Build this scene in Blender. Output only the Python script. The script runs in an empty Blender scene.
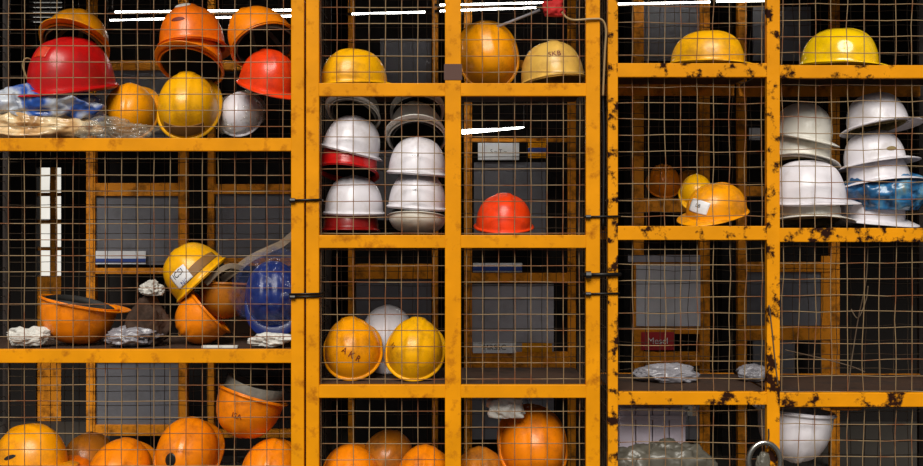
import bpy, bmesh, math, random
from mathutils import Vector, Matrix, Euler, noise
random.seed(7)
C = bpy.context.scene.collection
K = 0.004            # metres per pixel on the plane of the cage fronts
D = 4.5              # distance from the camera to the cage fronts
G = 560              # picture row of the ground on the front plane
CZ = (G - 233) * K
def wz(py): return (G - py) * K
def wx(px): return (px - 461.5) * K
def P(px, py, d):
    f = (D + d) / D
    return Vector(((px - 461.5) * K * f, d, CZ + (233 - py) * K * f))
def lin(r, g, b):
    return tuple(((c / 255) / 12.92 if c / 255 <= .04045 else ((c / 255 + .055) / 1.055) ** 2.4) for c in (r, g, b)) + (1,)

# ------------------------------------------------------------------ materials
MATS = {}
def mat(name, col, rough=.5, metal=0, grime=None, gcol=(40, 24, 10), gscale=9, coat=0, glo=.5, ghi=.72, bump=0, var=.12, spec=.5):
    """Plain surface with a little colour variation and noise-shaped stains of dirt."""
    if name in MATS: return MATS[name]
    m = bpy.data.materials.new(name); m.use_nodes = True; MATS[name] = m
    n, l = m.node_tree.nodes, m.node_tree.links
    b = n['Principled BSDF']
    b.inputs['Roughness'].default_value = rough; b.inputs['Metallic'].default_value = metal
    b.inputs['Coat Weight'].default_value = coat; b.inputs['Coat Roughness'].default_value = .12
    b.inputs['Specular IOR Level'].default_value = spec
    tc = n.new('ShaderNodeTexCoord'); oi = n.new('ShaderNodeObjectInfo')
    add = n.new('ShaderNodeVectorMath'); add.operation = 'ADD'
    sc = n.new('ShaderNodeVectorMath'); sc.operation = 'SCALE'; sc.inputs['Scale'].default_value = 40
    cmb = n.new('ShaderNodeCombineXYZ')
    for i in range(3): l.new(oi.outputs['Random'], cmb.inputs[i])
    l.new(cmb.outputs[0], sc.inputs[0]); l.new(tc.outputs['Object'], add.inputs[0]); l.new(sc.outputs[0], add.inputs[1])
    nz = n.new('ShaderNodeTexNoise'); nz.inputs['Scale'].default_value = gscale; nz.inputs['Detail'].default_value = 6; nz.inputs['Roughness'].default_value = .62
    l.new(add.outputs[0], nz.inputs['Vector'])
    n2 = n.new('ShaderNodeTexNoise'); n2.inputs['Scale'].default_value = gscale * .45; n2.inputs['Detail'].default_value = 3
    l.new(add.outputs[0], n2.inputs['Vector'])
    mv = n.new('ShaderNodeMix'); mv.data_type = 'RGBA'
    c = lin(*col); mv.inputs[6].default_value = c
    mv.inputs[7].default_value = tuple(max(0, x * (1 - 2.6 * var)) for x in c[:3]) + (1,)
    l.new(n2.outputs[0], mv.inputs[0])
    out = mv.outputs[2]
    if grime:
        r = n.new('ShaderNodeMapRange'); r.inputs[1].default_value = glo; r.inputs[2].default_value = ghi; r.inputs[4].default_value = grime
        l.new(nz.outputs[0], r.inputs[0])
        mg = n.new('ShaderNodeMix'); mg.data_type = 'RGBA'
        l.new(r.outputs[0], mg.inputs[0]); l.new(out, mg.inputs[6]); mg.inputs[7].default_value = lin(*gcol)
        out = mg.outputs[2]
        rr = n.new('ShaderNodeMapRange'); rr.inputs[3].default_value = rough; rr.inputs[4].default_value = min(1, rough + .4)
        l.new(r.outputs[0], rr.inputs[0]); l.new(rr.outputs[0], b.inputs['Roughness'])
    l.new(out, b.inputs['Base Color'])
    if bump:
        bp = n.new('ShaderNodeBump'); bp.inputs['Strength'].default_value = bump; bp.inputs['Distance'].default_value = .01
        l.new(nz.outputs[0], bp.inputs['Height']); l.new(bp.outputs[0], b.inputs['Normal'])
    return m

PAINT = mat('orange_paint', (242, 156, 4), .5, grime=.75, gcol=(120, 52, 6), gscale=16, glo=.55, ghi=.74, bump=.12, spec=.12, var=.15)
PAINT_RUST = mat('rusty_orange_paint', (242, 156, 5), .55, grime=1, gcol=(40, 18, 10), gscale=15, glo=.52, ghi=.60, bump=.25, spec=.12, var=.15)
PAINT_OLD = mat('old_orange_paint', (238, 146, 14), .6, grime=.7, gcol=(52, 24, 12), gscale=14, glo=.48, ghi=.66, bump=.2, spec=.3)
WIRE = mat('wire_steel', (152, 126, 90), .5, .0, grime=.8, gcol=(120, 62, 22), gscale=6, glo=.48, ghi=.6)
WIRE_DARK = mat('dark_wire', (92, 74, 54), .6, .0, grime=.8, gcol=(60, 32, 14), gscale=5)
RUST = mat('rusty_sheet', (66, 42, 26), .8, grime=.9, gcol=(24, 15, 10), gscale=7, bump=.3)
DARKSTEEL = mat('dark_steel', (40, 28, 22), .7, .0, grime=.6)
PRIMER = mat('brown_primer', (92, 60, 50), .7)
GREYSHEET = mat('grey_sheet', (112, 111, 118), .55, grime=.5, gcol=(70, 66, 66), gscale=5)
GREYLIGHT = mat('pale_grey_sheet', (168, 164, 172), .5, grime=.4, gcol=(90, 86, 86), gscale=5)
LABELW = mat('white_label', (244, 244, 248), .5, grime=.25, gcol=(150, 140, 130))
LABELB = mat('blue_label_ink', (40, 70, 150), .5)
LABELR = mat('red_label', (190, 24, 34), .5)
BLACK = mat('black_plastic', (14, 13, 13), .45)
INKB = mat('black_ink', (30, 26, 26), .6)
INKR = mat('red_brown_ink', (120, 36, 14), .6)
BELT = mat('dusty_webbing', (150, 132, 112), .85, grime=.6, gcol=(90, 74, 60), gscale=14)
HARN = mat('harness_black', (26, 24, 22), .7, grime=.5, gcol=(80, 70, 56))
HARN_G = mat('harness_grey', (128, 122, 112), .75, grime=.7, gcol=(60, 54, 46), gscale=14)
HARN_Y = mat('harness_dirty', (150, 130, 84), .75, grime=.8, gcol=(50, 40, 24), gscale=14)
PAPER = mat('crumpled_paper', (222, 220, 214), .7, grime=.6, gcol=(120, 110, 100))
TARP = mat('grey_tarp', (96, 92, 82), .45, grime=.7, gcol=(60, 56, 46), gscale=7, coat=.3)
CHROME = mat('worn_chrome', (205, 205, 200), .25, 1, grime=.6, gcol=(60, 50, 40))
WHITEBOARD = mat('white_board', (222, 210, 226), .5, grime=.3, gcol=(130, 118, 120))
REDCLOTH = mat('red_cloth', (190, 24, 24), .8, grime=.3, gcol=(90, 10, 10))
BAND = mat('brown_tape_and_shade', (150, 104, 48), .6, grime=.4)
CONC = mat('concrete', (70, 64, 58), .9, grime=.6, gcol=(60, 54, 46), gscale=1.5, bump=.2)
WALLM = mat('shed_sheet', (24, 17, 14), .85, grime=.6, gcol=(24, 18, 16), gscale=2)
GREYBAG = mat('grey_plastic', (150, 148, 156), .35, grime=.4, gcol=(90, 84, 88), coat=.4)

def helm(name, col, gr=.55, rough=.33, gcol=(92, 48, 8), **k):
    return mat('helmet_' + name, col, rough, grime=gr, gcol=gcol, gscale=k.pop('gscale', 11), coat=k.pop('coat', .14), var=.08, spec=.4, **k)
HC = {
 'yellow': helm('yellow', (255, 184, 6)), 'amber': helm('amber', (255, 164, 4)), 'orange': helm('orange', (252, 138, 6), gcol=(110, 44, 8)),
 'deep': helm('deep_orange', (248, 118, 8), gcol=(120, 40, 8)), 'dirty': helm('dirty_orange', (190, 112, 26), .85, gcol=(70, 40, 14)),
 'red': helm('red', (196, 18, 18), gcol=(90, 8, 8)), 'vermilion': helm('vermilion', (246, 66, 16), gcol=(130, 24, 8)), 'maroon': helm('maroon', (140, 16, 12), gcol=(60, 8, 8)),
 'white': helm('white', (236, 232, 240), .4, gcol=(150, 136, 120)), 'ivory': helm('ivory', (238, 234, 224), .5, gcol=(150, 138, 110)),
 'grey': helm('grey', (128, 126, 118), .7, gcol=(60, 56, 48)), 'lemon': helm('lemon', (255, 208, 10), .3, .14, coat=.6), 'cream': helm('cream', (230, 184, 86), .7, gcol=(160, 110, 56)), 'blue': helm('blue', (14, 36, 108), .4, gcol=(8, 16, 50)),
}
def plastic_clear(name, tint=(230, 232, 235), alpha=.35):
    m = bpy.data.materials.new(name); m.use_nodes = True
    n, l = m.node_tree.nodes, m.node_tree.links
    b = n['Principled BSDF']; b.inputs['Base Color'].default_value = lin(*tint); b.inputs['Roughness'].default_value = .12
    b.inputs['Alpha'].default_value = alpha; b.inputs['Specular IOR Level'].default_value = .9; b.inputs['Coat Weight'].default_value = .6
    return m
CLEAR = plastic_clear('clear_plastic', (200, 190, 170), .2); CLEARB = plastic_clear('bluish_plastic', (90, 110, 170), .07)
def bag_mat(name, cols, scale=7, rough=.3):
    m = bpy.data.materials.new(name); m.use_nodes = True
    n, l = m.node_tree.nodes, m.node_tree.links
    b = n['Principled BSDF']; b.inputs['Roughness'].default_value = rough; b.inputs['Coat Weight'].default_value = .4
    tc = n.new('ShaderNodeTexCoord'); nz = n.new('ShaderNodeTexNoise'); nz.inputs['Scale'].default_value = scale; nz.inputs['Detail'].default_value = 3; nz.inputs['Distortion'].default_value = 1.2
    l.new(tc.outputs['Object'], nz.inputs['Vector'])
    cr = n.new('ShaderNodeValToRGB'); l.new(nz.outputs[0], cr.inputs[0]); l.new(cr.outputs[0], b.inputs['Base Color'])
    e = cr.color_ramp.elements
    while len(e) < len(cols): e.new(.5)
    for i, c in enumerate(cols): e[i].position = .3 + .42 * i / (len(cols) - 1); e[i].color = lin(*c)
    return m
BAGM = bag_mat('blue_white_bag', [(16, 36, 90), (40, 84, 170), (200, 206, 216), (20, 40, 90), (225, 222, 220)], 3.5)
BAGBEIGE = bag_mat('beige_bag', [(120, 84, 60), (206, 164, 110), (230, 210, 170), (170, 110, 90)], 4)
BAGBLUE = bag_mat('blue_bag', [(26, 36, 48), (26, 70, 110), (40, 110, 165), (90, 140, 170), (120, 118, 96)], 7)

# ------------------------------------------------------------------ mesh helpers
def link(name, me, m, parent=None):
    o = bpy.data.objects.new(name, me); C.objects.link(o)
    if m is not None:
        if not me.materials: me.materials.append(m)
        else: o.material_slots[0].link = 'OBJECT'; o.material_slots[0].material = m
    if parent is not None: o.parent = parent
    return o
def bm_obj(name, bm, m, parent=None, smooth=False):
    bmesh.ops.recalc_face_normals(bm, faces=bm.faces)
    me = bpy.data.meshes.new(name); bm.to_mesh(me); bm.free()
    if smooth:
        for p in me.polygons: p.use_smooth = True
    return link(name, me, m, parent)
def box_bm(bm, x0, x1, y0, y1, z0, z1, bev=0):
    r = bmesh.ops.create_cube(bm, size=1)
    vs = r['verts']
    for v in vs:
        v.co = Vector(((x0 + x1) / 2 + v.co.x * (x1 - x0), (y0 + y1) / 2 + v.co.y * (y1 - y0), (z0 + z1) / 2 + v.co.z * (z1 - z0)))
    if bev:
        es = list({e for v in vs for e in v.link_edges})
        bmesh.ops.bevel(bm, geom=es, offset=bev, segments=2, affect='EDGES', profile=.6)
def box(name, x0, x1, y0, y1, z0, z1, m, parent=None, bev=0):
    bm = bmesh.new(); box_bm(bm, x0, x1, y0, y1, z0, z1, bev)
    return bm_obj(name, bm, m, parent)
def tube_bm(bm, pts, r, n=6, closed=False):
    pts = [Vector(p) for p in pts]; rings = []
    up = None
    for i, p in enumerate(pts):
        a = pts[i - 1] if (i or closed) else p; b = pts[(i + 1) % len(pts)] if (i < len(pts) - 1 or closed) else p
        t = (b - a).normalized()
        if up is None: up = t.orthogonal().normalized()
        up = (up - t * up.dot(t)).normalized(); s = t.cross(up)
        rr = r(i / max(1, len(pts) - 1)) if callable(r) else r
        rings.append([bm.verts.new(p + (up * math.cos(k * 2 * math.pi / n) + s * math.sin(k * 2 * math.pi / n)) * rr) for k in range(n)])
    L = len(rings)
    for i in range(L if closed else L - 1):
        A, B = rings[i], rings[(i + 1) % L]
        for k in range(n): bm.faces.new((A[k], A[(k + 1) % n], B[(k + 1) % n], B[k]))
    if not closed: bm.faces.new(rings[0]); bm.faces.new(rings[-1])
def tube(name, pts, r, m, parent=None, n=8, closed=False):
    bm = bmesh.new(); tube_bm(bm, pts, r, n, closed); return bm_obj(name, bm, m, parent, True)
def smooth_path(pts, k=8):
    pts = [Vector(p) for p in pts]; out = []
    for i in range(len(pts) - 1):
        p0, p1, p2, p3 = pts[max(0, i - 1)], pts[i], pts[i + 1], pts[min(len(pts) - 1, i + 2)]
        for j in range(k):
            t = j / k
            out.append(.5 * ((2 * p1) + (p2 - p0) * t + (2 * p0 - 5 * p1 + 4 * p2 - p3) * t * t + (3 * p1 - p0 - 3 * p2 + p3) * t ** 3))
    return out + [pts[-1]]
def ribbon(name, pts, w, th, m, parent=None, wdir=(0, 1, 0)):
    """Webbing: a strip of real thickness along a path, its width along wdir."""
    pts = smooth_path(pts); wd = Vector(wdir).normalized(); bm = bmesh.new(); rings = []
    for i, p in enumerate(pts):
        t = (pts[min(i + 1, len(pts) - 1)] - pts[max(i - 1, 0)]).normalized()
        wv = (wd - t * wd.dot(t)).normalized(); nn = t.cross(wv)
        rings.append([bm.verts.new(p + wv * a * w / 2 + nn * b * th / 2) for a, b in ((-1, -1), (1, -1), (1, 1), (-1, 1))])
    for A, B in zip(rings, rings[1:]):
        for k in range(4): bm.faces.new((A[k], A[(k + 1) % 4], B[(k + 1) % 4], B[k]))
    bm.faces.new(rings[0]); bm.faces.new(rings[-1])
    return bm_obj(name, bm, m, parent)
def tag(o, label=None, cat=None, group=None, kind=None):
    if label: o['label'] = label
    if cat: o['category'] = cat
    if group: o['group'] = group
    if kind: o['kind'] = kind
    return o
def empty(name, loc=(0, 0, 0)):
    o = bpy.data.objects.new(name, None); C.objects.link(o); o.location = loc; o.empty_display_size = .05
    return o
def crumple(name, loc, dims, m, parent=None, seed=0, amp=.3, flat=.35, freq=2.6, sub=5):
    """A crumpled bag or rag with folds and a flattened base; loc is the middle of its base."""
    bm = bmesh.new(); bmesh.ops.create_icosphere(bm, subdivisions=sub, radius=1)
    off = Vector((seed * 7.3, seed * 3.1, seed * 1.7))
    for v in bm.verts:
        p = v.co.copy()
        k = 1 + amp * (noise.noise(p * 1.3 + off) + (1 - abs(noise.noise(p * freq + off)) * 2) * .55 - .4 + .35 * (1 - abs(noise.noise(p * freq * 2.3 + off)) * 2))
        q = p * k
        v.co = Vector((q.x * dims[0] / 2, q.y * dims[1] / 2, q.z * dims[2] / 2))
        z0 = -dims[2] * flat
        if v.co.z < z0: v.co.z = z0 - (z0 - v.co.z) * .04
    mz = min(v.co.z for v in bm.verts)
    for v in bm.verts: v.co.z -= mz
    loc = Vector(loc)
    if .01 < loc.y < .7:      # on a locker shelf: clear of the front mesh, just resting on the sheet
        loc.y += max(0, .048 - (loc.y + min(v.co.y for v in bm.verts))); loc.z += .0015
    o = bm_obj(name, bm, m, parent, True); o.location = loc
    return o

# ------------------------------------------------------------------ the setting
def struct(o): o['kind'] = 'structure'; return o
ROOF = 3.1; BY = 3.3
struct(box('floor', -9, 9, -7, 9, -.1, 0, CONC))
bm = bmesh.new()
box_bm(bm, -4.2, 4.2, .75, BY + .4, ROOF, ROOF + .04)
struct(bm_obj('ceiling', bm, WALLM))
struct(box('sun_block_header', -4.2, 4.2, .75, .80, 2.5, ROOF, WALLM))  # unseen header added to keep sun and sky light off the back row
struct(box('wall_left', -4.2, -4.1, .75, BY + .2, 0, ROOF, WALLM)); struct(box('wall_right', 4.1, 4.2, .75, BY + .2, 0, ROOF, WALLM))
def pxr(x0, y0, x1, y1, d):
    a, b = P(x0, y1, d), P(x1, y0, d); return a.x, b.x, a.z, b.z
# back wall of dark sheet with a door slot and a louvred opening in it
sx0, sx1, sz0, sz1 = pxr(36, 167, 61, 276, BY)
lx0, lx1, lz0, lz1 = pxr(29, -8, 62, 26, BY)
sx0, sx1 = min(sx0, lx0), sx1
bm = bmesh.new()
box_bm(bm, -4.1, lx0, BY, BY + .08, 0, ROOF); box_bm(bm, lx1, 4.1, BY, BY + .08, 0, ROOF)
dx0, dx1, _, _ = pxr(36, 167, 61, 276, BY)
box_bm(bm, lx0, dx0, BY, BY + .08, 0, lz0); box_bm(bm, dx1, lx1, BY, BY + .08, 0, lz0)
box_bm(bm, dx0, dx1, BY, BY + .08, sz1, lz0); box_bm(bm, lx0, lx1, BY, BY + .08, lz1, ROOF)
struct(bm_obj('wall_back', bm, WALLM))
bm = bmesh.new()
box_bm(bm, dx0, dx1, BY + .02, BY + .06, .0, sz0, .004)
struct(bm_obj('door_1', bm, PAINT_OLD))
bm = bmesh.new()
mx = dx0 + (dx1 - dx0) * .62
box_bm(bm, mx - .018, mx + .018, BY + .02, BY + .06, sz0, sz1)
for k in range(1, 4): box_bm(bm, dx0, dx1, BY + .03, BY + .05, sz0 + (sz1 - sz0) * k / 4 - .012, sz0 + (sz1 - sz0) * k / 4 + .012)
struct(bm_obj('window_1', bm, PAINT_OLD))
bm = bmesh.new(); nl = 7
for k in range(nl):
    z = lz0 + (lz1 - lz0) * (k + .5) / nl
    box_bm(bm, lx0, lx1, BY + .0, BY + .07, z - .009, z + .009)
struct(bm_obj('window_2', bm, DARKSTEEL))

BACKDROP_WHITE = mat('backdrop_white', (250, 250, 248), .9)
struct(box('bright_backdrop', -9, 4, 9, 9.2, 0, 6.5, BACKDROP_WHITE))  # added sunlit white surface that makes the back openings read bright
# ------------------------------------------------------------------ cages
PITCH = 16.3 * K
def wire_mesh(name, parent, x0, x1, z0, z1, y, ox, oz, r, m, wob=.0016, axis='x', seed=0):
    """Welded mesh: every wire a thin rod with small bends."""
    bm = bmesh.new(); rnd = random.Random(seed)
    def pt(a, z, j): return (a, y + j, z) if axis == 'x' else (y + j, a, z)
    def first(o, lo): return o + math.ceil((lo - o) / PITCH) * PITCH
    a = first(ox, x0 + .004)
    while a < x1:
        n = max(2, int((z1 - z0) / .09)); ph = rnd.uniform(0, 50)
        tube_bm(bm, [pt(a + wob * 1.8 * noise.noise(Vector((ph, i * .55, 1))), z0 + (z1 - z0) * i / n, 0) for i in range(n + 1)], r, 5)
        a += PITCH
    z = first(oz, z0 + .004)
    while z < z1:
        n = max(2, int((x1 - x0) / .09)); ph = rnd.uniform(0, 50)
        tube_bm(bm, [pt(x0 + (x1 - x0) * i / n, z + wob * 1.8 * noise.noise(Vector((ph, i * .55, 5))), r * 1.9) for i in range(n + 1)], r, 5)
        z += PITCH
    return bm_obj(name, bm, m, parent, True)

DEPTH = .6
SHELF = {}
def cage(key, label, stiles, bays, paint, ox, oz, backrail=False, wob=.0016):
    """stiles: px spans; bays: lists of px rail spans per bay, top to bottom."""
    root = empty('locker_cage', (wx((stiles[0][0] + stiles[-1][1]) / 2), DEPTH / 2, 0))
    tag(root, label, 'locker', 'orange mesh lockers in the front row')
    R = []
    top = max(wz(b[0][0]) for b in bays)
    def add(o): R.append(o); return o
    for a, b in stiles: add(box('stile', wx(a), wx(b), 0, .034, 0, top + .004, paint, None, .003))
    rl = stiles
    for i, rails in enumerate(bays):
        x0, x1 = wx(stiles[i][1]) - .002, wx(stiles[i + 1][0]) + .002
        for j, (a, b) in enumerate(rails):
            add(box('rail', x0, x1, .002, .032, wz(b), wz(a), paint, None, .003))
            if j:
                add(box('shelf', x0 - .012, x1 + .012, .034, DEPTH, wz(a) - .006, wz(a) - .002, RUST))
                SHELF[key + str(i) + str(j)] = wz(a) - .002
                if backrail: add(box('rail', x0 - .012, x1 + .012, DEPTH, DEPTH + .02, wz(b), wz(a), PAINT_OLD))
        zt, zb = wz(rails[0][0]), wz(rails[-1][1])
        add(wire_mesh('wire_mesh', None, x0 - .014, x1 + .014, zb + .005, zt, .039, wx(ox[i]), wz(oz[i]), .0018, WIRE, wob, seed=len(R)))
        add(wire_mesh('back_mesh', None, x0 - .02, x1 + .02, zb + .005, zt, DEPTH + .025, wx(ox[i]) + .02, wz(oz[i]) + .024, .0015, WIRE_DARK, wob * 1.5, seed=len(R) + 50))
    xa, xb = wx(stiles[0][0]), wx(stiles[-1][1])
    for x in (xa + .002, xb - .002):
        s = 1 if x < 0 and x == xa + .002 else -1
        add(box('post', *sorted((x, x + (.025 if x == xa + .002 else -.025))), DEPTH + .03, DEPTH + .055, 0, top, DARKSTEEL))
        add(wire_mesh('side_mesh', None, .036, DEPTH + .03, wz(bays[0][-1][1]), top, x + (.006 if x == xa + .002 else -.006), .05, wz(oz[0]), .0015, WIRE_DARK, axis='y', seed=len(R)))
    add(box('top_sheet', xa, xb, .034, DEPTH + .055, top, top + .003, RUST))
    for o in R:
        o.parent = root; o.matrix_parent_inverse = Matrix.Translation(root.location).inverted()
    return root
cA = cage('A', 'wide single-bay orange mesh locker with a red helmet on its upper shelf',
     [(-62, -49), (291, 304)], [[(-72, -60), (138, 151), (349.5, 363), (537, 550)]], PAINT, [4.5], [11.5])
cB = cage('B', 'middle orange mesh locker of two narrow bays holding two stacks of white helmets',
     [(306, 319), (445, 461), (586, 600)], [[(-66, -53), (83, 96), (235, 248), (385, 398), (537, 550)]] * 2, PAINT, [336, 466.5], [5.4, 5.4])
cC = cage('C', 'rust-stained orange mesh locker holding white brimmed helmets and blue plastic',
     [(608, 618), (767, 780), (978, 990)], [[(-90, -78), (63, 77), (226, 240), (392, 405), (537, 550)], [(-90, -78), (65, 78), (228, 242), (393, 407), (537, 550)]], PAINT_RUST, [634, 785.5], [4.2, 2.3], True, .0046)
SHELF['A01'], SHELF['A02'] = SHELF['A01'], SHELF['A02']
def on(root, o):
    o.parent = root; o.matrix_parent_inverse = root.matrix_basis.inverted(); return o
on(cB, box('weld_plate', wx(444), wx(462), -.002, .0, wz(80), wz(64), PRIMER))

# ------------------------------------------------------------------ helmets
A_, B_, H_ = .113, .135, .142
def rho(z):
    s = min(1, max(0, z / H_)) ** (1 / .92)
    return max(0, 1 - s * s) ** .37
def ridge(style, x, y, z):
    w = min(1, max(0, (z / H_ - .45) / .3)); w = w * w * (3 - 2 * w)
    if style == 0: return w * (.006 * math.exp(-(x / .011) ** 2) + .004 * math.exp(-((abs(x) - .036) / .008) ** 2))
    if style == 1:
        k = min(1, max(0, (.034 - abs(x)) / .006)); return w * .0065 * k
    return w * .004 * min(1, max(0, (.017 - abs(x)) / .006))
def dome_point(style, th, ph, inset=0):
    z = H_ * math.sin(ph) ** .92 if ph > 0 else 0
    r = math.cos(ph) ** .74 if ph < math.pi / 2 - 1e-6 else 0
    x, y = (A_ - inset) * r * math.sin(th), -(B_ - inset) * r * math.cos(th)
    z *= (H_ - inset) / H_
    return Vector((x, y, z + ridge(style, x, y, z)))
NT, NP = 72, 20
def shell_mesh(style):
    bm = bmesh.new(); rings = []
    def ring(f): rings.append([bm.verts.new(f(2 * math.pi * k / NT)) for k in range(NT)])
    top = bm.verts.new(dome_point(style, 0, math.pi / 2))
    phs = [math.pi / 2 * (1 - i / NP) for i in range(1, NP + 1)]
    for p in phs: ring(lambda t, p=p: dome_point(style, t, p))
    def lip(e, z): ring(lambda t: Vector(((A_ + e) * math.sin(t), -(B_ + e) * math.cos(t), z)))
    lip(.002, -.002); lip(.004, -.004); lip(.005, -.008); lip(.003, -.010); lip(-.002, -.008)
    for p in reversed(phs): ring(lambda t, p=p: dome_point(style, t, p, .0035))
    bot = bm.verts.new(dome_point(style, 0, math.pi / 2, .0035))
    for k in range(NT): bm.faces.new((top, rings[0][k], rings[0][(k + 1) % NT])); bm.faces.new((bot, rings[-1][(k + 1) % NT], rings[-1][k]))
    for a, b in zip(rings, rings[1:]):
        for k in range(NT): bm.faces.new((a[k], b[k], b[(k + 1) % NT], a[(k + 1) % NT]))
    bmesh.ops.recalc_face_normals(bm, faces=bm.faces)
    me = bpy.data.meshes.new('shell'); bm.to_mesh(me); bm.free()
    for p in me.polygons: p.use_smooth = True
    return me
def brim_mesh(full):
    bm = bmesh.new(); rings = []
    def wdt(t):
        c = max(0, math.cos(t)); return (.034 + .026 * c ** 1.5) if full else (.0065 + .042 * c ** 1.6)
    prof = [(-.002, .002, 0), (.0, .004, .25), (.0, .003, .6), (.0, .001, 1), (.003, -.002, 1), (0, -.004, 1), (-.004, -.003, .95), (0, -.002, .5), (-.002, -.004, 0)]
    for e, z, f in prof:
        rr = []
        for k in range(NT):
            t = 2 * math.pi * k / NT; w = wdt(t) * f + e
            rr.append(bm.verts.new(((A_ + w) * math.sin(t), -(B_ + w) * math.cos(t), z - (.30 if full else .24) * wdt(t) * f + .004 * (0 if full else max(0, math.cos(t))))))
        rings.append(rr)
    rings.append(rings[0])
    for a, b in zip(rings, rings[1:]):
        for k in range(NT): bm.faces.new((a[k], b[k], b[(k + 1) % NT], a[(k + 1) % NT]))
    bmesh.ops.recalc_face_normals(bm, faces=bm.faces)
    me = bpy.data.meshes.new('brim'); bm.to_mesh(me); bm.free()
    for p in me.polygons: p.use_smooth = True
    return me
def band_mesh(zlo, zhi):
    bm = bmesh.new(); rings = []
    for e, z in ((-.012, zlo), (-.012, zhi), (-.0145, zhi), (-.0145, zlo)):
        rings.append([bm.verts.new(((A_ + e) * math.sin(2 * math.pi * k / NT), -(B_ + e) * math.cos(2 * math.pi * k / NT), z + .006 * math.cos(4 * math.pi * k / NT))) for k in range(NT)])
    rings.append(rings[0])
    for a, b in zip(rings, rings[1:]):
        for k in range(NT): bm.faces.new((a[k], b[k], b[(k + 1) % NT], a[(k + 1) % NT]))
    bmesh.ops.recalc_face_normals(bm, faces=bm.faces)
    me = bpy.data.meshes.new('headband'); bm.to_mesh(me); bm.free()
    for p in me.polygons: p.use_smooth = True
    return me
def inner_shade_mesh():  # dark inner dome added to put the shade inside hats into colour
    bm = bmesh.new(); rings = []
    phs = [math.pi / 2 * (1 - i / 12) for i in range(1, 13)]
    for p in phs: rings.append([bm.verts.new(dome_point(2, 2 * math.pi * k / 48, p, .0055)) for k in range(48)])
    for p in reversed(phs): rings.append([bm.verts.new(dome_point(2, 2 * math.pi * k / 48, p, .009)) for k in range(48)])
    for a, b in zip(rings, rings[1:] + rings[:1]):
        for k in range(48): bm.faces.new((a[k], b[k], b[(k + 1) % 48], a[(k + 1) % 48]))
    bmesh.ops.recalc_face_normals(bm, faces=bm.faces)
    me = bpy.data.meshes.new('lining'); bm.to_mesh(me); bm.free()
    for p in me.polygons: p.use_smooth = True
    return me
def cradle_mesh():
    bm = bmesh.new()
    for ang in (35, 90, 145):
        a = math.radians(ang); ca, sa = math.cos(a), math.sin(a); rings = []
        for i in range(17):
            u = math.pi * i / 16
            r, z = math.cos(u), math.sin(u) ** .9 * .108 + .012
            c = Vector(((A_ - .016) * r * ca, (B_ - .016) * r * sa, z)); t = Vector((-sa, ca, 0)) * .009
            nrm = Vector((r * ca, r * sa, math.sin(u))).normalized() * .001
            rings.append([bm.verts.new(c + t + nrm), bm.verts.new(c - t + nrm), bm.verts.new(c - t - nrm), bm.verts.new(c + t - nrm)])
        for x, y in zip(rings, rings[1:]):
            for k in range(4): bm.faces.new((x[k], x[(k + 1) % 4], y[(k + 1) % 4], y[k]))
        bm.faces.new(rings[0]); bm.faces.new(rings[-1])
    bmesh.ops.recalc_face_normals(bm, faces=bm.faces)
    me = bpy.data.meshes.new('cradle'); bm.to_mesh(me); bm.free()
    return me
SH = [shell_mesh(i) for i in range(3)]; BR = [brim_mesh(False), brim_mesh(True)]
BANDS = {'in': band_mesh(-.012, .022), 'out': band_mesh(-.045, .012)}; CRADLE = cradle_mesh(); INNER_SHADE = inner_shade_mesh()
for me in SH + BR: me.materials.append(HC['yellow'])
for me in list(BANDS.values()) + [CRADLE, INNER_SHADE]: me.materials.append(HARN)

def on_dome(style, c, u, v, e1, e2, lift):
    o = Vector((0, 0, .02)); d = (c + e1 * u + e2 * v - o).normalized(); lo, hi = 0, .4
    for _ in range(26):
        t = (lo + hi) / 2; p = o + d * t
        zz = p.z - ridge(style, p.x, p.y, p.z)
        ins = zz < H_ and (p.x / A_) ** 2 + (p.y / B_) ** 2 < rho(zz) ** 2
        if ins: lo = t
        else: hi = t
    return o + d * (lo + lift)
def decal_frame(style, th, ph, rot):
    th, ph = math.radians(th), math.radians(ph)
    c = dome_point(style, th, ph)
    n = (c - Vector((0, 0, .02))).normalized()
    e1 = Vector((math.cos(th), math.sin(th), 0)); e2 = n.cross(e1).normalized()
    if e2.z < 0: e2 = -e2
    a = math.radians(rot)
    return c, e1 * math.cos(a) + e2 * math.sin(a), e2 * math.cos(a) - e1 * math.sin(a)
def patch(name, root, style, th, ph, w, h, m, rot=0, round_=False, lift=.0012, n=10):
    """A sticker, tape or painted mark that follows the dome."""
    c, e1, e2 = decal_frame(style, th, ph, rot); bm = bmesh.new(); lays = []
    for lf in (lift, lift - .0008):
        g = []
        for i in range(n + 1):
            row = []
            for j in range(n + 1):
                u, v = (2 * i / n - 1), (2 * j / n - 1)
                if round_: u, v = u * math.sqrt(1 - v * v / 2), v * math.sqrt(1 - u * u / 2)
                row.append(bm.verts.new(on_dome(style, c, u * w / 2, v * h / 2, e1, e2, lf)))
            g.append(row)
        lays.append(g)
        for i in range(n):
            for j in range(n): bm.faces.new((g[i][j], g[i + 1][j], g[i + 1][j + 1], g[i][j + 1]))
    a, b = lays
    for i in range(n):
        for p, q in (((i, 0), (i + 1, 0)), ((i, n), (i + 1, n)), ((0, i), (0, i + 1)), ((n, i), (n, i + 1))):
            bm.faces.new((a[p[0]][p[1]], a[q[0]][q[1]], b[q[0]][q[1]], b[p[0]][p[1]]))
    return bm_obj(name, bm, m, root, True)
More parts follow.
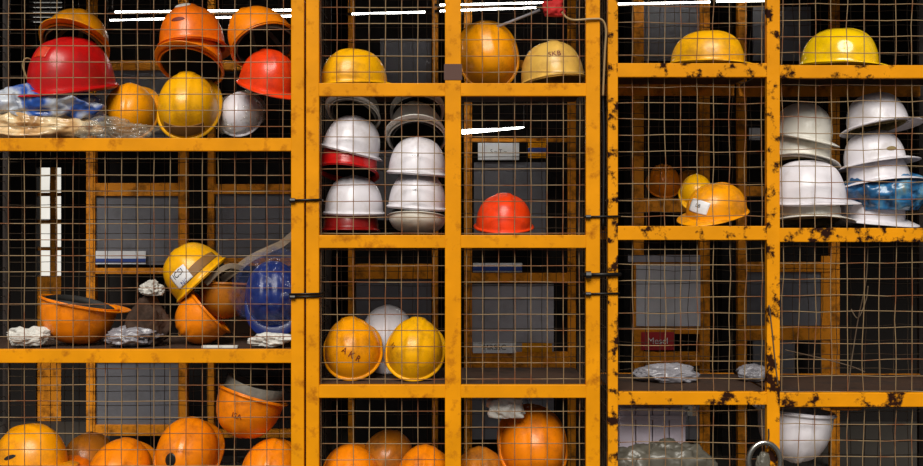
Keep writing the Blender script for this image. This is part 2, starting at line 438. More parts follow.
def text_mesh(body, size):
    cu = bpy.data.curves.new('lettering', 'FONT'); cu.body = body; cu.size = size; cu.align_x = 'CENTER'; cu.align_y = 'CENTER'; cu.resolution_u = 3
    o = bpy.data.objects.new('lettering', cu); C.objects.link(o)
    dg = bpy.context.evaluated_depsgraph_get(); me = bpy.data.meshes.new_from_object(o.evaluated_get(dg))
    bpy.data.objects.remove(o); me.materials.clear()
    return me
def letters(root, style, th, ph, body, size, m, rot=0, lift=.0022):
    me = text_mesh(body, size); c, e1, e2 = decal_frame(style, th, ph, rot)
    for v in me.vertices: v.co = on_dome(style, c, v.co.x, v.co.y, e1, e2, lift)
    return link('lettering', me, m, root)

NUDGE = {0: (-0.007, -0.005, -0.003), 1: (-0.040, 0.126, 0.026), 2: (-0.028, 0.100, 0.013), 3: (-0.000, -0.011, 0.002), 4: (-0.006, 0.016, 0.006), 5: (-0.012, 0.061, 0.014), 6: (-0.004, 0.035, 0.003), 10: (-0.017, 0.047, 0.003), 11: (0.001, 0.016, 0.000), 12: (0.001, -0.001, 0.001), 13: (0.011, -0.050, 0.003), 14: (0.0, 0.0, 0.008), 15: (-0.035, 0.100, -0.026), 16: (-0.029, 0.092, -0.015), 17: (0.002, -0.003, -0.002), 22: (0, 0.05, 0.004), 25: (0.005, 0.001, -0.000), 26: (-0.006, 0.000, -0.004), 27: (-0.002, 0.034, 0.005), 29: (-0.005, 0.090, 0.010), 30: (0.000, 0.007, -0.003), 35: (-0.001, 0.022, -0.000), 37: (-0.004, 0.081, 0.001), 39: (-0.008, 0.07, 0), 41: (0.003, -0.001, 0.003), 43: (0.007, 0.078, -0.017), 47: (0.041, 0.081, 0.011), 48: (0.014, 0.068, 0.004), 49: (-0.01, 0, 0), 50: (-0.01, 0, 0), 52: (0.003, 0.013, 0.004), 53: (0.012, 0.004, 0), 54: (0.02, 0.037, 0.003)}
HN = [0]
GRP = 'hard hats stored on the locker shelves'
def helmet(label, col, px, py, d, yaw=0, pitch=0, roll=0, s=1.05, style=0, full=False, shelf=None, harness='none', hm=None, decals=(), name='hard_hat', zs=1):
    """px, py: where the middle of the dome stands; pitch tips the crown to the viewer, roll tips it to the right; shelf: rest on it."""
    root = empty(name)
    tag(root, label, 'helmet', GRP)
    parts = []
    o = link('shell', SH[style], HC[col], root); parts.append(o)
    parts.append(link('brim', BR[1 if full else 0], HC[col], root))
    if harness == 'lining': parts.append(link('lining', INNER_SHADE, HARN, root))  # black inner dome stands in for the unlit interior
    elif harness != 'none':
        hb = link('headband', BANDS['out' if harness == 'out' else 'in'], hm or HARN, root); parts.append(hb)
        if harness in ('in', 'band', 'out'): parts.append(link('lining', INNER_SHADE, HARN, root))
        if harness in ('in', 'out'): parts.append(link('cradle', CRADLE, hm or HARN, hb))
    R = Matrix.Rotation(math.radians(roll), 3, 'Y') @ Matrix.Rotation(math.radians(pitch), 3, 'X') @ Matrix.Rotation(math.radians(yaw), 3, 'Z')
    SC = Matrix.Diagonal((s, s, s * zs))
    co_ = [R @ (SC @ v.co) for q in parts for v in q.data.vertices]
    c = R @ (SC @ Vector((0, 0, .45 * H_)))
    ymin = min(v.y for v in co_) - c.y; ymax = max(v.y for v in co_) - c.y
    if d < .6: d = min(max(d, .047 - ymin), max(.595 - ymax, .047 - ymin))     # keep it between the two meshes
    loc = P(px, py if py is not None else 233, d) - c
    if shelf is not None:
        loc.z = shelf - min(v.z for v in co_) + .001
    loc += Vector(NUDGE.get(HN[0], (0, 0, 0))); HN[0] += 1
    root.location = loc; root.rotation_euler = R.to_euler(); root.scale = (s, s, s * zs)
    for dcl in decals:
        kind, a = dcl[0], dcl[1:]
        if kind == 'text': letters(root, style, *a)
        elif kind == 'spot': patch('badge', root, style, *a, round_=True)  # also draws the highlight painted on an orange crown
        else: patch(kind, root, style, *a)
    return root
S = SHELF
# --- wide locker, upper shelf
A1s = S['A01']
RH = helmet('red hard hat with embossed front lying on the blue and white bag', 'red', 72, 65, .18, -30, 12, -3, 1.42, 0, decals=[('badge', 0, 48, .05, .04, HC['vermilion'], 0)])
on(RH, tube('chin_strap', smooth_path([P(36, 70, .24), P(31, 60, .22), P(25, 59, .2), P(23, 66, .2), P(26, 76, .2), P(30, 84, .21)]), .004, HARN_Y))
helmet('golden yellow hard hat tipped back on top of the red one above the blue bag', 'amber', 78, 34, .20, 15, -24, 8, 1.22, 2, harness='in', hm=HARN_Y, zs=.82)
helmet('yellow hard hat standing crown-forward behind crumpled clear plastic wrap', 'amber', 128, None, .28, 180, 56, 0, .98, 2, shelf=A1s)
helmet('yellow hard hat crown-forward with shade on its lower half painted brown, under a stack of two orange ones', 'yellow', 187, None, .20, 185, 56, 4, 1.10, 1, shelf=A1s, decals=[('tape', 178, 14, .20, .05, BAND, 0)])  # the patch paints the dome's shaded lower part as a brown band
helmet('orange hard hat squeezed under another orange one, only its rim arc showing', 'orange', 194, 53, .20, 0, -24, 3, 1.14, 2, harness='lining')
helmet('orange hard hat with a white highlight painted on its crown, topmost of the stack on the upper shelf', 'deep', 191, 30, .17, 175, -6, -5, 1.18, 1, decals=[('spot', 178, 60, .06, .04, PAPER, 10), ('spot', 176, 26, .05, .016, INKR, 0)])  # white crown spot is a highlight put into the colour
helmet('orange hard hat tipped over with black interior showing, above the leaning red one', 'orange', 257, 31, .24, 160, -22, -30, 1.16, 1, harness='in', hm=HARN_G)
helmet('red hard hat leaning against the upright, on the plastic-wrapped white one', 'vermilion', 270, 71, .14, 35, 14, 12, 1.04, 1)
w = helmet('small white hard hat wrapped in shiny clear plastic, beneath a red one', 'white', 239, None, .32, 180, 50, -4, .76, 2, shelf=A1s + .03, decals=[('spot', -20, 50, .05, .024, LABELR, 20)])
# --- wide locker, middle shelf
A2s = S['A02']
helmet('orange hard hat lying upside down on its crown, dark lining poking out', 'orange', 76, None, .16, 70, 180, 12, 1.14, 2, shelf=A2s, harness='in')
helmet('yellow hard hat tipped sideways with white sticker and brown tape, above an orange one', 'yellow', 190, 268, .14, 190, 6, -43, 1.14, 2, harness='in', hm=HARN_G,
   decals=[('tape', 200, 14, .22, .036, BAND, 0), ('sticker', 156, 20, .08, .062, LABELW, 0, False, .002), ('text', 156, 26, 'ICSI', .03, INKB, 0, .003), ('text', 156, 11, 'N//', .022, LABELB, 0, .003)])
helmet('dull orange hard hat on its side directly beneath the yellow one with the sticker', 'orange', 196, None, .20, 180, 8, -132, 1.0, 0, shelf=A2s)
helmet('small dirty orange hard hat upside down between the blue helmet and the yellow one', 'dirty', 226, 300, .30, 0, 176, 2, .98, 2)
w2 = helmet('dark blue hard hat in a clear plastic bag on the middle shelf', 'blue', 271, None, .19, 0, 62, -4, 1.02, 0, shelf=A2s + .03)
# --- wide locker, lower shelf
A3s = S['A03']
helmet('orange hard hat with a dark scuff, lying before the orange door at the lowest shelf', 'amber', 30, 450, .16, 60, -4, -6, 1.20, 1, decals=[('spot', -78, 18, .05, .014, INKB, 12)])
helmet('orange hard hat showing only its top under the tilted brim of the scuffed one', 'deep', 72, 478, .12, 0, 20, 10, 1.05, 0)
helmet('brownish dirty hard hat half hidden behind the brighter ones of the bottom heap', 'dirty', 88, 453, .36, 0, 10, -8, 1.0, 2)
helmet('orange hard hat in the bottom heap between the dirty one and the black-badged one', 'orange', 120, 468, .16, 180, 40, 14, 1.18, 1)
helmet('orange hard hat with a round black badge in front, bottom heap', 'orange', 187, 446, .14, 180, 40, 8, 1.14, 2, decals=[('spot', 160, 44, .042, .050, BLACK, 0)])
helmet('orange hard hat upside down with grey lining above its rim in the bottom heap', 'orange', 246, 414, .20, 0, 174, 18, 1.22, 2, harness='out', hm=HARN_G, decals=[('text', 186, 26, 'ISA', .026, INKR, 180)])
helmet('bright orange hard hat just under the upside-down one with the grey lining', 'orange', 270, 466, .14, 180, 44, 6, 1.04, 2)
# --- middle locker, top
B01, B02, B03, B04 = (S['B0%d' % k] for k in (1, 2, 3, 4)); B11, B12, B13, B14 = (S['B1%d' % k] for k in (1, 2, 3, 4))
helmet('clean yellow hard hat standing alone on the top shelf before a grey sheet', 'yellow', 354, None, .17, 140, 2, -2, 1.10, 2, shelf=B01 + .004, zs=.92)
helmet('tall dusty yellow hard hat crown-forward beside the cream one', 'amber', 488, None, .22, 180, 68, -12, 1.08, 1, shelf=B11)
helmet('cream coloured hard hat with faded lettering on the top shelf', 'cream', 551, None, .17, 195, -4, -6, 1.14, 2, shelf=B11, decals=[('text', -195, 30, 'SKB', .028, INKR, 0)])
# stacks of white helmets
helmet('dusty hard hat tipped back with its shaded inside painted black, topmost of the stack that includes red ones', 'ivory', 356, 105, .19, -10, -26, 8, .92, 0, harness='band', hm=HARN_G, zs=.8)
helmet('white hard hat tilted over a red one, second from the top of its stack', 'white', 353, 136, .17, 170, 2, 14, 1.04, 2)
helmet('bright red hard hat squeezed between two white ones in a stack', 'red', 351, 154, .17, 180, -10, 5, 1.06, 0, harness='lining')
helmet('large clean white hard hat resting on a dark red one, low in its stack', 'white', 354, 197, .17, 180, 2, 1, 1.08, 2)
helmet('dark red hard hat at the bottom of the stack, under a white one', 'maroon', 351, None, .17, 0, -4, 0, 1.02, 2, shelf=B02)
helmet('grey white hard hat with dark inside, topmost of the stack beside the orange upright', 'ivory', 417, 104, .19, 5, -30, -4, .94, 0, harness='band', zs=.8)
helmet('white hard hat tipped back showing its shaded inside painted black, second of the all-white stack', 'ivory', 416, 124, .18, -5, -28, -4, 1.03, 2, harness='band')
helmet('white hard hat with small grey print, third from the top of the all-white stack', 'white', 418, 157, .165, 176, 2, 4, 1.05, 2, harness='lining', decals=[('text', 182, 26, '- - II', .016, INKB, 0)])
helmet('white hard hat with small grey print, fourth from the top of the all-white stack', 'white', 418, 191, .165, 176, 2, 4, 1.05, 2, harness='lining', decals=[('text', 182, 26, '-=-', .016, INKB, 0)])
helmet('white hard hat upside down with dark lining at the bottom of the all-white stack', 'ivory', 417, None, .17, 0, 172, 2, 1.04, 0, shelf=B02, harness='out', zs=.45)
helmet('orange-red hard hat alone on its shelf in the middle locker', 'vermilion', 504, None, .16, 180, 10, 0, 1.03, 1, zs=.9, shelf=B12 + .003)
# low row
helmet('orange-yellow hard hat with dark red letters, crown-forward beside a plain yellow one', 'amber', 351, None, .17, 184, 42, -4, 1.03, 1, shelf=B03, decals=[('text', 180, 44, 'A K R', .036, INKR, -38)])
helmet('plain yellow hard hat crown-forward, in front of the white one', 'yellow', 415, None, .17, 176, 42, 4, 1.03, 1, shelf=B03, decals=[('text', 120, 40, 'N', .03, INKR, 0)])
helmet('white hard hat showing between the two yellow ones on the lower shelf', 'white', 387, None, .36, 0, 40, 0, 1.05, 2, shelf=B03)
helmet('orange hard hat cut by the picture bottom beside the left upright of the middle locker', 'orange', 350, 472, .14, 180, 46, 0, 1.04, 2)
helmet('dirty brown hard hat with a reflective white edge, tilted on its side', 'dirty', 391, 455, .26, 0, 20, 24, 1.0, 2, decals=[('sticker', 20, 12, .10, .022, LABELW, 0)])
helmet('orange hard hat with dusty shoulder at the bottom, in front of the dirty brown one', 'orange', 424, 470, .14, 180, 40, 4, .98, 0, decals=[('sticker', 200, 40, .04, .03, PAPER, 0)])
helmet('large orange hard hat crown-forward filling the lowest shelf of the middle locker', 'orange', 534, 440, .20, 185, 50, 4, 1.22, 1)
helmet('dull orange hard hat with white scratches at the bottom, beside the large orange one', 'dirty', 480, 470, .13, 180, 40, -4, .9, 0, decals=[('text', 194, 58, 'X%', .03, LABELW, -20)])
helmet('yellow hard hat of which a sliver shows below the large orange one', 'amber', 515, 485, .10, 0, 20, 0, .98, 2)
# --- rusty locker
C01, C02, C03, C04 = (S['C0%d' % k] for k in (1, 2, 3, 4)); C11, C12, C13, C14 = (S['C1%d' % k] for k in (1, 2, 3, 4))
helmet('yellow hard hat with its peak sideways on the top shelf, before a dark curtain', 'yellow', 708, None, .17, 62, 0, 3, 1.14, 2, shelf=C01 + .006, zs=.85)
helmet('glossy yellow hard hat with a bright highlight, above the white stacks', 'lemon', 840, None, .17, 58, 0, 4, 1.18, 2, shelf=C11 + .004, zs=.92)
helmet('yellow hard hat with a white sticker, alone at the front of its shelf', 'amber', 716, None, .16, -55, 14, -6, 1.02, 2, shelf=C02, zs=.85, decals=[('sticker', 8, 26, .095, .065, LABELW, -10), ('text', 8, 28, 'LB', .022, INKB, -10, .003)])
# white stacks
helmet('white hard hat at the top of the stack against the rusty upright', 'ivory', 800, 124, .18, 20, 4, 12, 1.06, 2)
helmet('white brimmed hard hat second in the stack against the rusty upright, dark underneath', 'ivory', 802, 149, .18, 20, -12, 12, 1.10, 2, harness='band', hm=HARN_Y)
helmet('large white hard hat with long brim, third in the stack by the rusty upright', 'white', 809, 184, .17, 80, 4, -2, 1.18, 1)
helmet('white hard hat at the stack bottom by the rusty upright, yellowed lining showing', 'ivory', 812, None, .19, 60, -10, 2, .94, 2, True, shelf=C12, harness='band', hm=HARN_Y)
helmet('white hard hat with a dark emblem, topmost above the blue plastic bag', 'white', 875, 112, .17, 84, -10, -8, .92, 1, True, harness='in', hm=HARN_Y, decals=[('text', 6, 42, 'HD', .026, INKB, 0)])
helmet('white hard hat with yellow stain, second above the blue plastic bag', 'white', 873, 149, .17, 84, -6, -8, .92, 2, True, decals=[('spot', -66, 14, .05, .02, HARN_Y, 0)])
helmet('broad-brimmed white hard hat directly on top of the blue plastic bag', 'white', 874, 168, .18, 84, -8, -6, .94, 2, True)
helmet('white hard hat lying under the blue plastic bag', 'white', 872, None, .19, 84, 8, 3, .98, 2, True, shelf=C12)
# bottom
helmet('large white hard hat upside down with a grey strap, just below the rusty shelf', 'white', 794, 434, .13, 0, 178, 5, 1.34, 2, zs=1.06, decals=[('tape', 50, 40, .02, .26, HARN_G, 4)])
helmet('white hard hat below the large tipped white one, mostly under the picture edge', 'ivory', 800, None, .24, 0, 0, 0, .9, 2, shelf=C14)

# --- loose things on the shelves
def thing(o, label, cat, group=None): return tag(o, label, cat, group)
thing(crumple('plastic_bag', (*P(46, 0, .20)[:2], A1s + .075), (.46, .30, .22), BAGM, seed=1, amp=.36, freq=1.6), 'crumpled blue and white plastic bag beneath the red hard hat', 'bag')
thing(crumple('plastic_bag', (*P(40, 0, .19)[:2], A1s + .0), (.44, .30, .15), BAGBEIGE, seed=2, amp=.36, freq=1.5), 'beige stuffed plastic bag flattened under the blue and white one', 'bag')
thing(crumple('plastic_wrap', (*P(116, 0, .12)[:2], A1s), (.28, .12, .10), CLEAR, seed=3, amp=.5, freq=4), 'crumpled clear plastic wrap in front of the small yellow hard hat', 'plastic wrap')
pw = crumple('plastic_wrap', (0, 0, 0), (.27, .28, .17), CLEAR, None, seed=4, amp=.28, freq=4); pw.parent = w; pw.location = (0, 0, -.02)
pw = crumple('plastic_wrap', (0, 0, 0), (.29, .32, .24), CLEARB, None, seed=5, amp=.3, freq=4); pw.parent = w2; pw.location = (0, 0, -.03)
thing(crumple('paper_scrap', (*P(28, 0, .09)[:2], A2s), (.17, .10, .075), PAPER, seed=6, amp=.4, flat=.7, freq=1.8), 'white crumpled paper scrap beside the upside-down orange hard hat', 'paper')
thing(crumple('paper_scrap', (*P(130, 0, .10)[:2], A2s), (.19, .10, .07), GREYBAG, seed=7, amp=.5, flat=.6, freq=2), 'greyish crumpled scrap between the upside-down and the dull orange hard hats', 'paper')
thing(crumple('paper_scrap', (*P(272, 0, .08)[:2], A2s), (.16, .08, .05), PAPER, seed=8, amp=.45, flat=.6, freq=2), 'pale flat crumpled scrap at the foot of the blue hard hat', 'paper')
thing(crumple('white_rag', P(152, 296, .13), (.09, .07, .07), PAPER, seed=9, amp=.5), 'small white rag under the edge of the stickered yellow hard hat', 'rag')
thing(box('wood_scrap', *P(202, 0, .07)[:1], P(238, 0, .07).x, .06, .08, A2s, A2s + .012, PAPER, None, .003), 'thin pale strip lying at the shelf edge below the dull orange hard hat', 'scrap')
thing(crumple('rag', (*P(148, 0, .17)[:2], A2s), (.17, .14, .23), RUST, seed=21, amp=.3, freq=2), 'dark brown rag heap under the small white rag on the middle shelf', 'rag')
thing(ribbon('webbing_strap', [P(222, 280, .24), P(236, 270, .24), P(250, 259, .25), P(268, 250, .26), P(283, 243, .28), P(296, 232, .30)], .02, .030, BELT), 'dusty grey webbing strap sloping above the blue hard hat', 'strap')
thing(ribbon('webbing_strap', [P(206, 284, .16), P(218, 272, .17), P(230, 266, .2), P(242, 268, .24)], .02, .022, BELT), 'short grey strap curling out beside the stickered yellow hard hat', 'strap')
thing(crumple('blue_bag', (*P(885, 0, .19)[:2], P(880, 211, .19).z), (.34, .26, .21), BAGBLUE, seed=11, amp=.2, freq=1.9), 'blue and grey crumpled plastic bag between white hard hats', 'bag')
thing(crumple('tarp', (*P(664, 0, .12)[:2], C04), (.40, .15, .42), TARP, seed=12, amp=.3, freq=3), 'grey translucent tarpaulin heaped in front of the white panels', 'tarp')
thing(crumple('grey_bag', (*P(668, 0, .34)[:2], C03), (.26, .16, .085), GREYBAG, seed=13, amp=.3, freq=1.7), 'flattened grey plastic bag below the red label', 'bag')
thing(crumple('grey_bag', (*P(752, 0, .36)[:2], C03), (.13, .12, .08), GREYBAG, seed=14, amp=.3, freq=1.7), 'small grey plastic bundle at the foot of the rusty upright, behind the mesh', 'bag')
# white panelled crate
r = empty('panel_crate', P(652, 560, .24)); r.location.z = C04
tag(r, 'white panelled crate standing behind the grey tarpaulin', 'crate')
x0, x1 = P(619, 0, .24).x, P(686, 0, .24).x; zt, zb = P(0, 408, .24).z, C04 + .002
for k in range(4):
    a, b = x0 + (x1 - x0) * k / 4, x0 + (x1 - x0) * (k + 1) / 4
    on(r, box('panel', a + .002, b - .002, 0.24, .255, zb, zt, WHITEBOARD, None, .003))
on(r, box('batten', x0, x1, .232, .24, zt - .05, zt - .03, WHITEBOARD, None, .002)); on(r, box('batten', x0, x1, .232, .24, zb + .1, zb + .12, WHITEBOARD, None, .002))
on(r, box('back_panel', x0, x1, .34, .355, zb, zt, WHITEBOARD))
# pipe fitting
r = empty('pipe_fitting', P(691, 418, .14)); tag(r, 'small chromed pipe fitting hanging below the rusty shelf', 'pipe fitting')
q = P(691, 0, .14)
def cyl(name, p, r_, h, m, n=20, axis='Z'):
    bm = bmesh.new(); bmesh.ops.create_cone(bm, cap_ends=True, segments=n, radius1=r_, radius2=r_, depth=h)
    o = bm_obj(name, bm, m); o.location = p
    if axis == 'Y': o.rotation_euler = (math.pi / 2, 0, 0)
    if axis == 'X': o.rotation_euler = (0, math.pi / 2, 0)
    return o
zr = wz(405)
on(r, cyl('stem', (q.x, .14, zr - .03), .009, .06, CHROME)); on(r, cyl('elbow', (q.x - .016, .14, zr - .022), .012, .05, CHROME, axis='X'))
on(r, cyl('nut', (q.x + .002, .14, zr - .055), .022, .018, CHROME, 6)); on(r, cyl('nut', (q.x + .002, .14, zr - .030), .019, .014, CHROME, 6))
# steel ring hanging on the rusty upright
r = empty('steel_ring', P(763, 470, -.03)); tag(r, 'shiny steel pipe flange hung on the rusty upright near the ground', 'ring')
bm = bmesh.new(); cc = Vector((wx(763), -.02, wz(461))); R1 = .062
tube_bm(bm, [cc + Vector((math.cos(t) * R1 * 1.02, 0, math.sin(t) * R1 * 1.25)) for t in [2 * math.pi * i / 40 for i in range(40)]], .011, 10, True)
on(r, bm_obj('ring', bm, CHROME, None, True))
on(r, crumple('cloth_plug', (cc.x, -.014, cc.z - .05), (.055, .02, .10), TARP, seed=15, amp=.4, sub=4))
on(r, tube('hook', smooth_path([(cc.x + .02, -.008, cc.z + .13), (cc.x + .02, -.012, cc.z + .10), (cc.x + .012, -.02, cc.z + .07), (cc.x + .004, -.034, cc.z + .058)]), .003, DARKSTEEL))

thing(crumple('white_cloth', P(506, 418, .12), (.13, .07, .10), PAPER, seed=41, amp=.5, freq=2, sub=4), 'white ragged cloth tucked under the shelf above the large orange hard hat', 'cloth')
for x in (.1,): on(cC, box('bracket', P(832, 0, .3).x, P(862, 0, .3).x, .3, .33, wz(407) - .062, wz(407) - .004, PAINT_OLD, None, .006))
# --- ties, cables, loose wires
def tie(x0, x1, y, label, r_=.006, n=1):
    bm = bmesh.new(); z = wz(y)
    for k in range(n):
        a = k * .011
        e = r_ + .001; f = max(.0105, e); pts = [(wx(x0) - e, -e, z + a), (wx(x1) + e, -e, z + a + .003), (wx(x1) + e, .034 + f, z + a), (wx(x0) - e, .034 + f, z + a)]
        tube_bm(bm, pts, r_, 6, True)
    root = empty('tie_wire', (wx((x0 + x1) / 2), .02, z)); tag(root, label, 'tie wire')
    on(root, bm_obj('loop', bm, BLACK, None, True))
    on(root, cyl('knot', (wx(x0 + 2), -r_ * 1.9 - .001, z), r_ * 1.9, .02, BLACK, 8, 'X'))
tie(291, 320, 200.5, 'upper black binding wire joining the wide locker to the middle one', .005)
tie(291, 320, 297, 'lower double black binding wire joining the wide locker to the middle one', .0045, 2)
tie(586, 619, 217, 'thin black binding wire between the middle locker and the rusty one, topmost', .0045)
tie(586, 618, 275, 'thick black binding strap between the middle locker and the rusty one', .0085)
tie(586, 618, 294, 'thin black binding wire under the thick strap beside the rusty locker', .0045)
thing(tube('cable', smooth_path([P(562, 12, .06), P(566, 17, .05), P(574, 20, -.004), P(592, 19, -.008), P(602, 20, -.006), P(606, 30, .0), P(605, 50, .01), P(604, 72, .02), P(603, 96, .03)]), .0045, mat('pale_cable', (170, 140, 96), .5)), 'pale cable looped over the upright and hanging in the gap between lockers', 'cable')
thing(tube('black_cable', smooth_path([P(606, 30, .04), P(604, 55, .04), P(603, 90, .05), P(604, 140, .05), P(603, 230, .05)]), .006, BLACK), 'black cable hanging down the gap between the middle and the rusty lockers', 'cable')
thing(crumple('red_rag', P(554, 17, .09), (.085, .04, .075), REDCLOTH, seed=16, amp=.6, sub=4), 'red rag knotted to the mesh near the cream hard hat', 'rag')
thing(tube('rod', [P(497, 27, .25), P(540, 10, .25)], .006, GREYLIGHT), 'thin pale rod leaning behind the tall dusty yellow hard hat', 'rod')
for pts, lab in (([(868, 240, .06), (866, 280, .07), (858, 320, .08), (851, 365, .07), (848, 392, .06)], 'long loose wire hanging in the empty bay of the rusty locker'),
                 ([(851, 309, .1), (858, 318, .09), (866, 300, .1), (868, 286, .1)], 'short bent wire hooked on the long loose one'),
                 ([(785, 350, .1), (820, 358, .1), (850, 366, .09), (865, 372, .08)], 'loose wire running sideways across the empty bay'),
                 ([(769, 305, -.004), (772, 330, -.004), (775, 360, -.004), (778, 385, -.004)], 'rusty wire lying along the rusty upright')):
    thing(tube('loose_wire', smooth_path([P(*p) for p in pts]), .0026, WIRE_DARK, n=6), lab, 'wire')

# ------------------------------------------------------------------ the second row of lockers across the aisle
RY = 1.7
BACKING = mat('dark_backing', (20, 12, 10), .9)
def rear(label, x0, x1, rails, panels, stile=9, ytop=-40):
    a, b = P(x0, 0, RY).x, P(x1, 0, RY).x; w = stile * K * (D + RY) / D; zt = P(0, ytop, RY).z
    root = empty('rear_locker', ((a + b) / 2, RY + .2, 0)); tag(root, label, 'locker', 'lockers in the back row')
    for s in (a, b - w): on(root, box('stile', s, s + w, RY, RY + .05, 0, zt, PAINT_OLD, None, .004))
    for r_ in rails:
        ya, yb = r_; on(root, box('rail', a + w, b - w, RY + .003, RY + .045, P(0, yb, RY).z, P(0, ya, RY).z, PAINT_OLD, None, .003))
    for (px0, py0, px1, py1, m, dy) in panels:
        u0, u1, z0, z1 = pxr(px0, py0, px1, py1, RY)
        on(root, box('panel', u0, u1, RY + .02 + dy, RY + .03 + dy, z0, z1, m))
    on(root, box('carcass', a + .005, b - .005, RY + .4, RY + .41, .0, zt, BACKING))
    return root
def plate(root, x0, y0, x1, y1, m, text=None, tm=None, size=None, stripe=None):
    u0, u1, z0, z1 = pxr(x0, y0, x1, y1, RY)
    o = on(root, box('label_plate', u0, u1, RY - .006, RY + .0, z0, z1, m))
    if stripe:
        st = (box('label_stripe', u0, u1, RY - .008, RY - .006, z0 + (z1 - z0) * stripe[0], z0 + (z1 - z0) * stripe[1], LABELB)); st.parent = o
    if text:
        me = text_mesh(text, size or (z1 - z0) * .7)
        o2 = link('lettering', me, tm or INKB, None); o2.location = ((u0 + u1) / 2, RY - .0085, (z0 + z1) / 2); o2.rotation_euler = (math.pi / 2, 0, 0)
        o2.parent = o
r1 = rear('back-row locker with grey sheets and a blue-striped white label', 86, 187, [(183, 196), (268, 274), (350, 362), (425, 436), (60, 70)],
     [(95, 196, 178, 265, GREYSHEET, 0), (95, 362, 178, 425, GREYSHEET, 0), (95, 70, 178, 140, GREYSHEET, 0)])
plate(r1, 96, 251, 146, 264, LABELW, stripe=(.1, .42))
r2 = rear('back-row locker with plain grey sheets behind the blue hard hat', 207, 300, [(184, 194), (258, 266), (350, 358), (430, 438), (60, 70)],
     [(215, 194, 292, 258, GREYSHEET, 0), (215, 266, 292, 350, RUST, .1)], 7)
r3 = rear('back-row locker with dark grey sheets behind the two yellow lettered hard hats', 348, 438, [(264, 279), (86, 94), (330, 340)],
     [(356, 279, 431, 330, GREYSHEET, 0), (380, 38, 431, 84, GREYSHEET, 0), (356, 150, 431, 220, GREYSHEET, 0)], 6)
r4 = rear('back-row locker with a pale grey sheet and three white labels', 464, 576, [(273, 283), (352, 368), (138, 142), (236, 244), (60, 68)],
     [(472, 284, 554, 352, GREYLIGHT, 0), (474, 162, 546, 236, GREYSHEET, 0), (472, 385, 554, 440, GREYSHEET, 0)], 8)
plate(r4, 473, 263, 522, 272, LABELW, stripe=(.15, .6)); plate(r4, 473, 342, 516, 353, LABELW, 'MRSSC', INKB)
plate(r4, 478, 143, 519, 160, LABELW, 'S ~ T ~', INKB, .03); plate(r4, 528, 141, 546, 158, PAINT, stripe=(.35, .6)); plate(r4, 522, 343, 552, 352, PAINT)
PANELPALE = mat('pale_panel', (206, 204, 212), .5, grime=.3, gcol=(120, 116, 116), gscale=4)
r5 = rear('back-row locker with a pale sheet, a red label and two orange hard hats', 634, 710, [(255, 264), (326, 334), (352, 366), (198, 212), (64, 72)],
     [(636, 264, 700, 326, PANELPALE, -.032), (644, 4, 700, 60, GREYSHEET, 0), (640, 378, 700, 440, GREYSHEET, 0)], 10)
plate(r5, 641, 332, 674, 350, LABELR, 'Mescl', LABELW, .05)
plate(r5, 628, 255, 700, 262, GREYLIGHT)
r6 = rear('back-row locker with a dark grey sheet beside the empty wire-hung bay', 738, 840, [(262, 272), (326, 340), (186, 196), (64, 72)],
     [(747, 272, 824, 326, GREYSHEET, 0), (822, 256, 833, 440, PAINT_OLD, -.01), (754, 6, 812, 60, GREYSHEET, 0), (754, 340, 796, 376, GREYSHEET, 0)], 9)
plate(r6, 749, 128, 760, 140, LABELW)
zs = P(0, 198, RY).z
for i, (px, col, lab, dd) in enumerate(((664, 'orange', 'small orange hard hat far back on the rear shelf, beside the inner post', .14), (690, 'dirty', 'brownish hard hat far back on the rear shelf', .20))):
    helmet(lab, col, px, None, RY + dd, 180, 40 if i == 0 else 20, -10, .8, 0, shelf=zs)
on(r5, box('shelf', P(636, 0, RY).x, P(702, 0, RY).x, RY + .05, RY + .39, zs - .005, zs, RUST))
helmet('small yellow hard hat glimpsed behind the one with the white sticker', 'yellow', 697, None, .40, 0, 40, 0, .62, 2, shelf=C02 + .06)
thing(crumple('rag', (*P(699, 0, .40)[:2], C02), (.16, .14, .075), RUST, seed=31, amp=.3), 'dark rag under the small yellow hard hat behind the stickered one', 'rag')

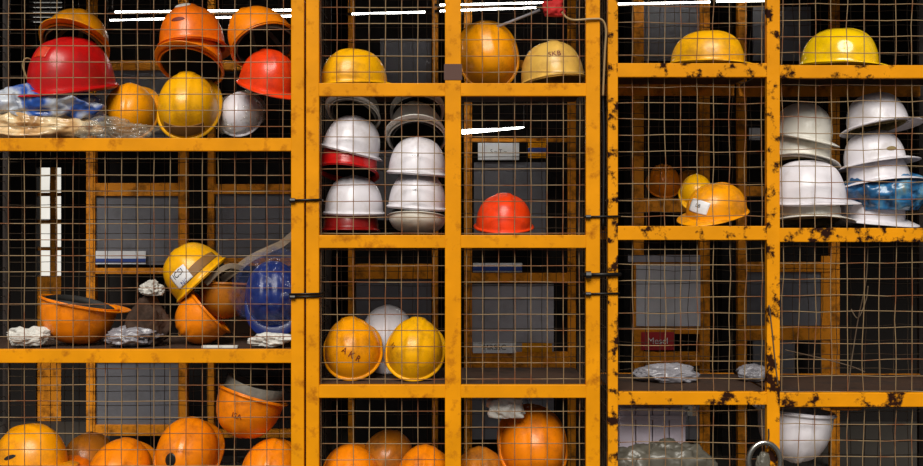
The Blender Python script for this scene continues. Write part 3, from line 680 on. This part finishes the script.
# ------------------------------------------------------------------ lamps under the shed roof
LAMP = bpy.data.materials.new('lamp_glow'); LAMP.use_nodes = True
b = LAMP.node_tree.nodes['Principled BSDF']; b.inputs['Emission Color'].default_value = (1, .98, .9, 1); b.inputs['Emission Strength'].default_value = 12
LY = 1.38
for (x0, y0, x1, y1), lab in (((110, 20, 292, 16), 'lower fluorescent tube behind the stacked orange hard hats'), ((115, 12, 292, 10), 'upper fluorescent tube behind the stacked orange hard hats'),
      ((352, 14, 425, 12), 'thin fluorescent tube above the lone yellow hard hat'), ((440, 11, 536, 7.5), 'lower fluorescent tube behind the tall dusty yellow hard hat'),
      ((440, 5, 548, 2.5), 'upper fluorescent tube behind the tall dusty yellow hard hat'), ((618, 4, 710, 2), 'fluorescent tube above the sideways yellow hard hat'), ((716, 1.5, 776, .5), 'short fluorescent tube by the rusty upright')):
    LY += .03; a, c = P(x0, y0, LY), P(x1, y1, LY); root = empty('tube_lamp', (a + c) / 2); tag(root, lab, 'lamp', 'fluorescent tubes under the shed roof')
    on(root, tube('glass_tube', [a, c], .005, LAMP)); dv = (c - a).normalized()
    on(root, tube('end_cap', [a - dv * .03, a], .008, DARKSTEEL)); on(root, tube('end_cap', [c, c + dv * .03], .008, DARKSTEEL))
    on(root, tube('hanger', [a - dv * .015, Vector((a.x, a.y, ROOF))], .003, DARKSTEEL)); on(root, tube('hanger', [c + dv * .015, Vector((c.x, c.y, ROOF))], .003, DARKSTEEL))
a, c = P(462, 132, 1.5), P(524, 127.5, 1.5)
root = empty('tube_lamp', (a + c) / 2); tag(root, 'fluorescent tube hung low above the white label in the back row', 'lamp', 'fluorescent tubes under the shed roof')
on(root, tube('glass_tube', [a, c], lambda t: .013 - .009 * t, LAMP)); on(root, tube('hanger', [a, Vector((a.x, a.y, ROOF))], .003, DARKSTEEL)); on(root, tube('hanger', [c, Vector((c.x, c.y, ROOF))], .003, DARKSTEEL))

# ------------------------------------------------------------------ light and camera
w = bpy.data.worlds.new('World'); bpy.context.scene.world = w; w.use_nodes = True
bg = w.node_tree.nodes['Background']; bg.inputs[0].default_value = (.95, .97, 1, 1); bg.inputs[1].default_value = .17
sun = bpy.data.lights.new('sun', 'SUN'); sun.energy = 4.0; sun.angle = math.radians(36); sun.color = (1, .95, .86)
so = bpy.data.objects.new('sun', sun); C.objects.link(so)
so.rotation_euler = Vector((.14, 1, -.9)).to_track_quat('-Z', 'Y').to_euler()
cam = bpy.data.cameras.new('camera'); co = bpy.data.objects.new('camera', cam); C.objects.link(co)
co.location = (0, -D, CZ); co.rotation_euler = (math.pi / 2, 0, 0)
cam.sensor_width = 36; cam.lens = 36 * D / (923 * K); cam.clip_end = 100
bpy.context.scene.camera = co
sc = bpy.context.scene
sc.view_settings.view_transform = 'Standard'; sc.view_settings.look = 'None'; sc.view_settings.gamma = 1; sc.view_settings.exposure = 0
